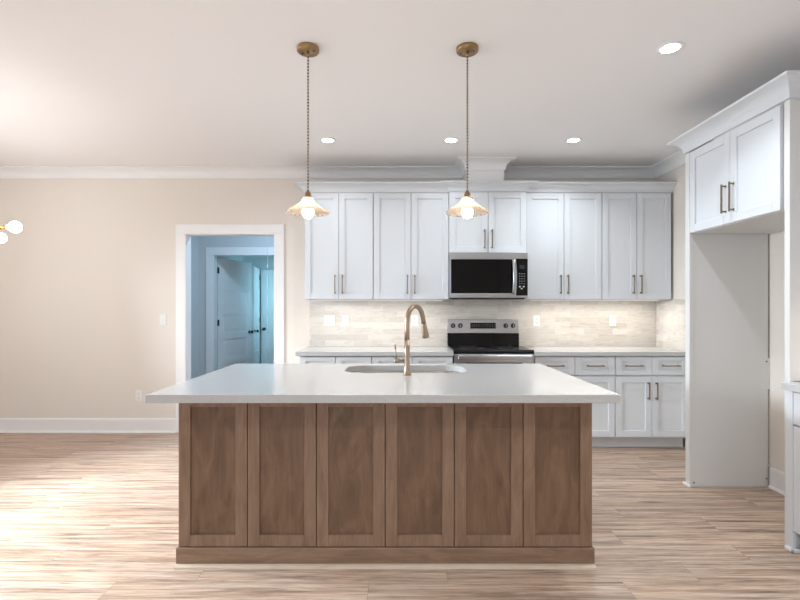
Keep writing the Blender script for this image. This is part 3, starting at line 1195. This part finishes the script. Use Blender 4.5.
# base cabinet, counter and wall cabinet on the right wall nearer than the recess
def side_base(label, y0, y1):
    t = thing('base_cabinet', label, 'cabinet', (2.42, (y0 + y1) / 2, 0))
    fx = 2.137
    b = bmesh.new()
    box(b, fx + 0.0215, XR - 0.0005, y0 + 0.0006, y1 - 0.0006, 0.105, 0.873)
    obj('body', b, M['cabinet'], t, 0.001, 1)
    obj('toe_kick', bx(fx + 0.075, fx + 0.093, y0 + 0.001, y1 - 0.045, 0, 0.1045), M['cabinet'], t)
    ym = (y0 + y1 - 0.045) / 2
    for a0, a1, hu in ((y0 + 0.003, ym - 0.0015, ym - 0.037), (ym + 0.0015, y1 - 0.045, ym + 0.037)):
        b = bmesh.new()
        shaker(b, 'x', a0, a1, 0.694, 0.866, fx, rt=0.045)
        d = obj('drawer_front', b, M['cabinet'], t, 0.0018)
        add_pull(d, 'x', (a0 + a1) / 2, 0.782, fx, 0.165, False)
        b = bmesh.new()
        shaker(b, 'x', a0, a1, 0.118, 0.682, fx)
        d = obj('door', b, M['cabinet'], t, 0.0018)
        add_pull(d, 'x', hu, 0.548, fx, 0.165, True)
    return t, fx


t, fx = side_base('white base cabinet at the right picture edge beside the refrigerator recess', 1.72, 2.634)
b = bmesh.new()
box(b, fx, XR - 0.02, 2.592, 2.634, 0.0, 0.8735) if False else box(b, fx, fx + 0.021, 2.592, 2.634, 0.0, 0.8735)
box(b, fx + 0.021, fx + 0.10, 2.616, 2.634, 0.0, 0.1045)
obj('end_stile', b, M['cabinet'], t, 0.001)
b = bmesh.new()
box(b, fx - 0.014, fx - 0.0005, 2.581, 2.634, 0.0, 0.020)
box(b, fx - 0.014, fx + 0.074, 2.581, 2.5915, 0.0, 0.020)
obj('shoe_moulding', b, M['trim'], t, 0.004)
o = obj('countertop', bx(2.107, XR - 0.0005, 0.9, 2.634, 0.8745, 0.914), M['quartz'], None, 0.003)
tag(o, 'white quartz counter end at the right picture edge', 'countertop')
t = thing('wall_cabinet', 'white wall cabinet on the right wall, just outside the right picture edge', 'cabinet', (2.56, 2.15, 1.405))
obj('body', bx(2.426, XR - 0.0005, 1.72, 2.634, 1.405, 2.469), M['cabinet'], t)
for a0, a1 in ((1.723, 2.157), (2.160, 2.631)):
    b = bmesh.new()
    shaker(b, 'x', a0, a1, 1.409, 2.464, 2.405)
    obj('door', b, M['cabinet'], t, 0.0018)
area('light_bar_glow', (2.58, 2.15, 1.395), (0, 0, 0), 0.02, 0.75, 1.8, (1.0, 0.92, 0.82))


# ---------------------------------------------------------------- switches and outlets
def plate(label, px, z, kind, n=1, y=YB - 0.0085, cat='outlet'):
    w_ = 0.035 + 0.023 * (n - 1)
    t = thing('wall_outlet' if kind == 'outlet' else 'light_switch', label, cat, (px, y, z - 0.058))
    obj('cover_plate', bx(px - w_, px + w_, y - 0.006, y - 0.0003, z - 0.058, z + 0.058), M['plate'], t, 0.002)
    for i in range(n):
        cx = px + (i - (n - 1) / 2) * 0.046
        if kind == 'outlet':
            for s in (-1, 1):
                q = obj('socket', bx(cx - 0.016, cx + 0.016, y - 0.0085, y - 0.0062, z + s * 0.021 - 0.014, z + s * 0.021 + 0.014), M['plate'], t, 0.001)
                b = bmesh.new()
                for sx in (-1, 1):
                    box(b, cx + sx * 0.006 - 0.0012, cx + sx * 0.006 + 0.0012, y - 0.0092, y - 0.0086, z + s * 0.021 - 0.001, z + s * 0.021 + 0.007)
                box(b, cx - 0.002, cx + 0.002, y - 0.0092, y - 0.0086, z + s * 0.021 - 0.009, z + s * 0.021 - 0.005)
                obj('slot', b, M['slot'], q)
        else:
            b = bmesh.new()
            box(b, cx - 0.016, cx + 0.016, y - 0.0080, y - 0.0062, z - 0.033, z + 0.033)
            r = obj('rocker', b, M['plate'], t, 0.001)
            obj('toggle', bx(cx - 0.010, cx + 0.010, y - 0.013, y - 0.0082, z - 0.020, z + 0.008), M['plate'], r, 0.001)
    return t


yt = YB - 0.0082
plate('double white switch plate on the backsplash near its left end', -0.715, 1.185, 'switch', 2, yt, 'light switch')
plate('white outlet on the backsplash just right of the double switch plate', -0.548, 1.185, 'outlet', 1, yt)
plate('white outlet on the backsplash seen through the faucet arch', 0.190, 1.185, 'outlet', 1, yt)
plate('white outlet on the backsplash just right of the range', 1.478, 1.185, 'outlet', 1, yt)
plate('white outlet on the backsplash under the right corner wall cabinet', 2.287, 1.185, 'outlet', 1, yt)
plate('white light switch on the beige wall left of the doorway', -2.485, 1.197, 'switch', 1, YB - 0.0002, 'light switch')
plate('white outlet low on the beige wall, left of the doorway above the baseboard', -2.740, 0.390, 'outlet', 1, YB - 0.0002)


t = thing('added_flush_light', 'unseen small flush ceiling light added to brighten the hallway beyond the doorway', 'ceiling light', (-1.45, 5.95, ZC - 0.035))  # unseen fixture, added to go with the hallway fill light
b = bmesh.new()
lathe(b, (-1.45, 5.95, ZC), [(0.15, -0.0005), (0.15, -0.014), (0.14, -0.018), (0.0001, -0.018)], 32)
obj('base_plate', b, M['trim'], t)
b = bmesh.new()
lathe(b, (-1.45, 5.95, ZC - 0.0183), [(0.125, 0), (0.120, -0.010), (0.09, -0.018), (0.0001, -0.019)], 32)
obj('diffuser', b, emit('added hall glow diffuser', (0.55, 0.8, 1.0), 6), t)


# ---------------------------------------------------------------- pendants
def pendant(x, y, label):
    t = thing('pendant_light', label, 'pendant light', (x, y, 1.84), 'glass pendant lights over the island')
    b = bmesh.new()
    lathe(b, (x, y, ZC), [(0.0615, -0.0005), (0.0625, -0.004), (0.0625, -0.020), (0.059, -0.024), (0.0001, -0.024)], 36)
    cn = obj('ceiling_canopy', b, M['brass'], t)
    for s in (-1, 1):
        b = bmesh.new()
        lathe(b, (x + s * 0.035, y + s * -0.015, ZC - 0.0243), [(0.006, 0), (0.005, -0.004), (0.0001, -0.005)], 10)
        obj('screw', b, M['slot'], cn)
    b = bmesh.new()
    lathe(b, (x, y, ZC - 0.0243), [(0.008, 0), (0.007, -0.014), (0.0045, -0.018)], 14)
    obj('cord_grip', b, M['brass'], cn)
    b = bmesh.new()
    zt, zb = ZC - 0.042, 1.992
    N = 150
    for ph in (0, PI):
        tube(b, [(x + 0.0028 * math.cos(ph + i * 0.95), y + 0.0028 * math.sin(ph + i * 0.95), zt + (zb - zt) * i / N) for i in range(N + 1)], 0.0030, 6)
    obj('cord', b, M['cord'], t)
    b = bmesh.new()
    lathe(b, (x, y, 1.84), [(0.005, 0.152), (0.008, 0.144), (0.014, 0.136), (0.0175, 0.126), (0.0175, 0.108), (0.020, 0.104), (0.0195, 0.085), (0.0001, 0.085)], 24)
    obj('socket', b, M['brass'], t)
    # ribbed glass shade: small bell then a flared skirt
    prof = [(0.024, 0.112), (0.031, 0.108), (0.036, 0.094), (0.040, 0.082), (0.055, 0.070), (0.085, 0.050), (0.108, 0.035), (0.120, 0.027), (0.123, 0.022)]
    inner = [(r - 0.003, h - 0.002) for r, h in reversed(prof)]
    b = bmesh.new()
    lathe(b, (x, y, 1.84), prof + inner, 144, closed=True, rfun=lambda a, r: 1 + (0.022 if r > 0.05 else 0.012) * math.cos(24 * a))
    obj('glass_shade', b, M['amber'], t)
    b = bmesh.new()
    lathe(b, (x, y, 1.84), [(0.012, 0.0845), (0.014, 0.070), (0.024, 0.052), (0.030, 0.034), (0.0315, 0.022), (0.029, 0.008), (0.021, -0.004), (0.010, -0.009), (0.0001, -0.010)], 24)
    obj('bulb', b, M['bulb'], t)
    return t


pendant(-0.506, 2.73, 'left of the two amber glass pendants, brass fittings, hanging over the island')
pendant(0.400, 2.73, 'right of the two amber glass pendants, hanging over the island before the microwave')


# ---------------------------------------------------------------- recessed ceiling lights
def downlight(x, y, label, power=8, spread=128):
    t = thing('recessed_light', label, 'ceiling light', (x, y, ZC - 0.006), 'recessed ceiling lights')
    b = bmesh.new()
    lathe(b, (x, y, ZC), [(0.050, -0.0005), (0.072, -0.0005), (0.072, -0.003), (0.056, -0.006), (0.050, -0.004)], 32, closed=True)
    obj('trim_ring', b, M['trim'], t)
    b = bmesh.new()
    lathe(b, (x, y, ZC), [(0.0498, -0.0005), (0.0498, -0.003), (0.0001, -0.003)], 28)
    obj('lens', b, M['led'], t)
    area('recessed_light_beam', (x, y, ZC - 0.008), (0, 0, 0), 0.10, 0.10, power, LAMP, 'DISK', math.radians(spread))


downlight(1.554, 2.73, 'recessed light nearest the viewer, upper right of the ceiling', 4.6, 112)
downlight(-0.610, 4.23, 'recessed light at the left of the far row of three', 2.1)
downlight(0.476, 4.23, 'recessed light in the middle of the far row of three', 1.9)
downlight(1.555, 4.23, 'recessed light at the right of the far row of three', 4.4)
for x, y in ((-0.61, -0.2), (0.476, -0.2), (1.555, -0.2), (-0.61, -1.9), (1.555, -1.9)):
    downlight(x, y, 'recessed light in the ceiling behind the viewer')


# ---------------------------------------------------------------- dining chandelier at the left edge
HX, HYc, HZ = -3.235, 3.40, 1.875
t = thing('chandelier', 'brass multi-arm chandelier with round bulbs at the left picture edge', 'chandelier', (HX, HYc, HZ))
b = bmesh.new()
lathe(b, (HX, HYc, HZ), [(0.0001, -0.05), (0.03, -0.045), (0.045, -0.02), (0.045, 0.02), (0.03, 0.045), (0.006, 0.05)], 24)
obj('hub', b, M['gold'], t)
b = bmesh.new()
tube(b, [(HX, HYc, HZ + 0.05), (HX, HYc, ZC - 0.022)], 0.006, 10)
obj('rod', b, M['gold'], t)
b = bmesh.new()
lathe(b, (HX, HYc, ZC), [(0.065, -0.0005), (0.065, -0.015), (0.05, -0.022), (0.0001, -0.022)], 28)
obj('ceiling_canopy', b, M['gold'], t)
arms = [(0.0, 2.0), (-32, -6), (91, 2), (125, -10), (165, 12), (215, -14), (255, 16), (300, 24)]
for i, (az, el) in enumerate(arms):
    a, e = math.radians(az), math.radians(el)
    d = Vector((math.cos(a) * math.cos(e), math.sin(a) * math.cos(e), math.sin(e)))
    c = Vector((HX, HYc, HZ))
    b = bmesh.new()
    tube(b, [c + d * 0.046, c + d * 0.40], 0.0065, 10)
    am = obj('arm', b, M['gold'], t)
    b = bmesh.new()
    tube(b, [c + d * 0.401, c + d * 0.406, c + d * 0.475], [0.008, 0.014, 0.014], 14)
    obj('socket', b, M['gold'], am)
    b = bmesh.new()
    sphere(b, c + d * 0.530, 0.040)
    tube(b, [c + d * 0.476, c + d * 0.502], [0.013, 0.026], 14)
    obj('bulb', b, M['bulb_soft'], am)
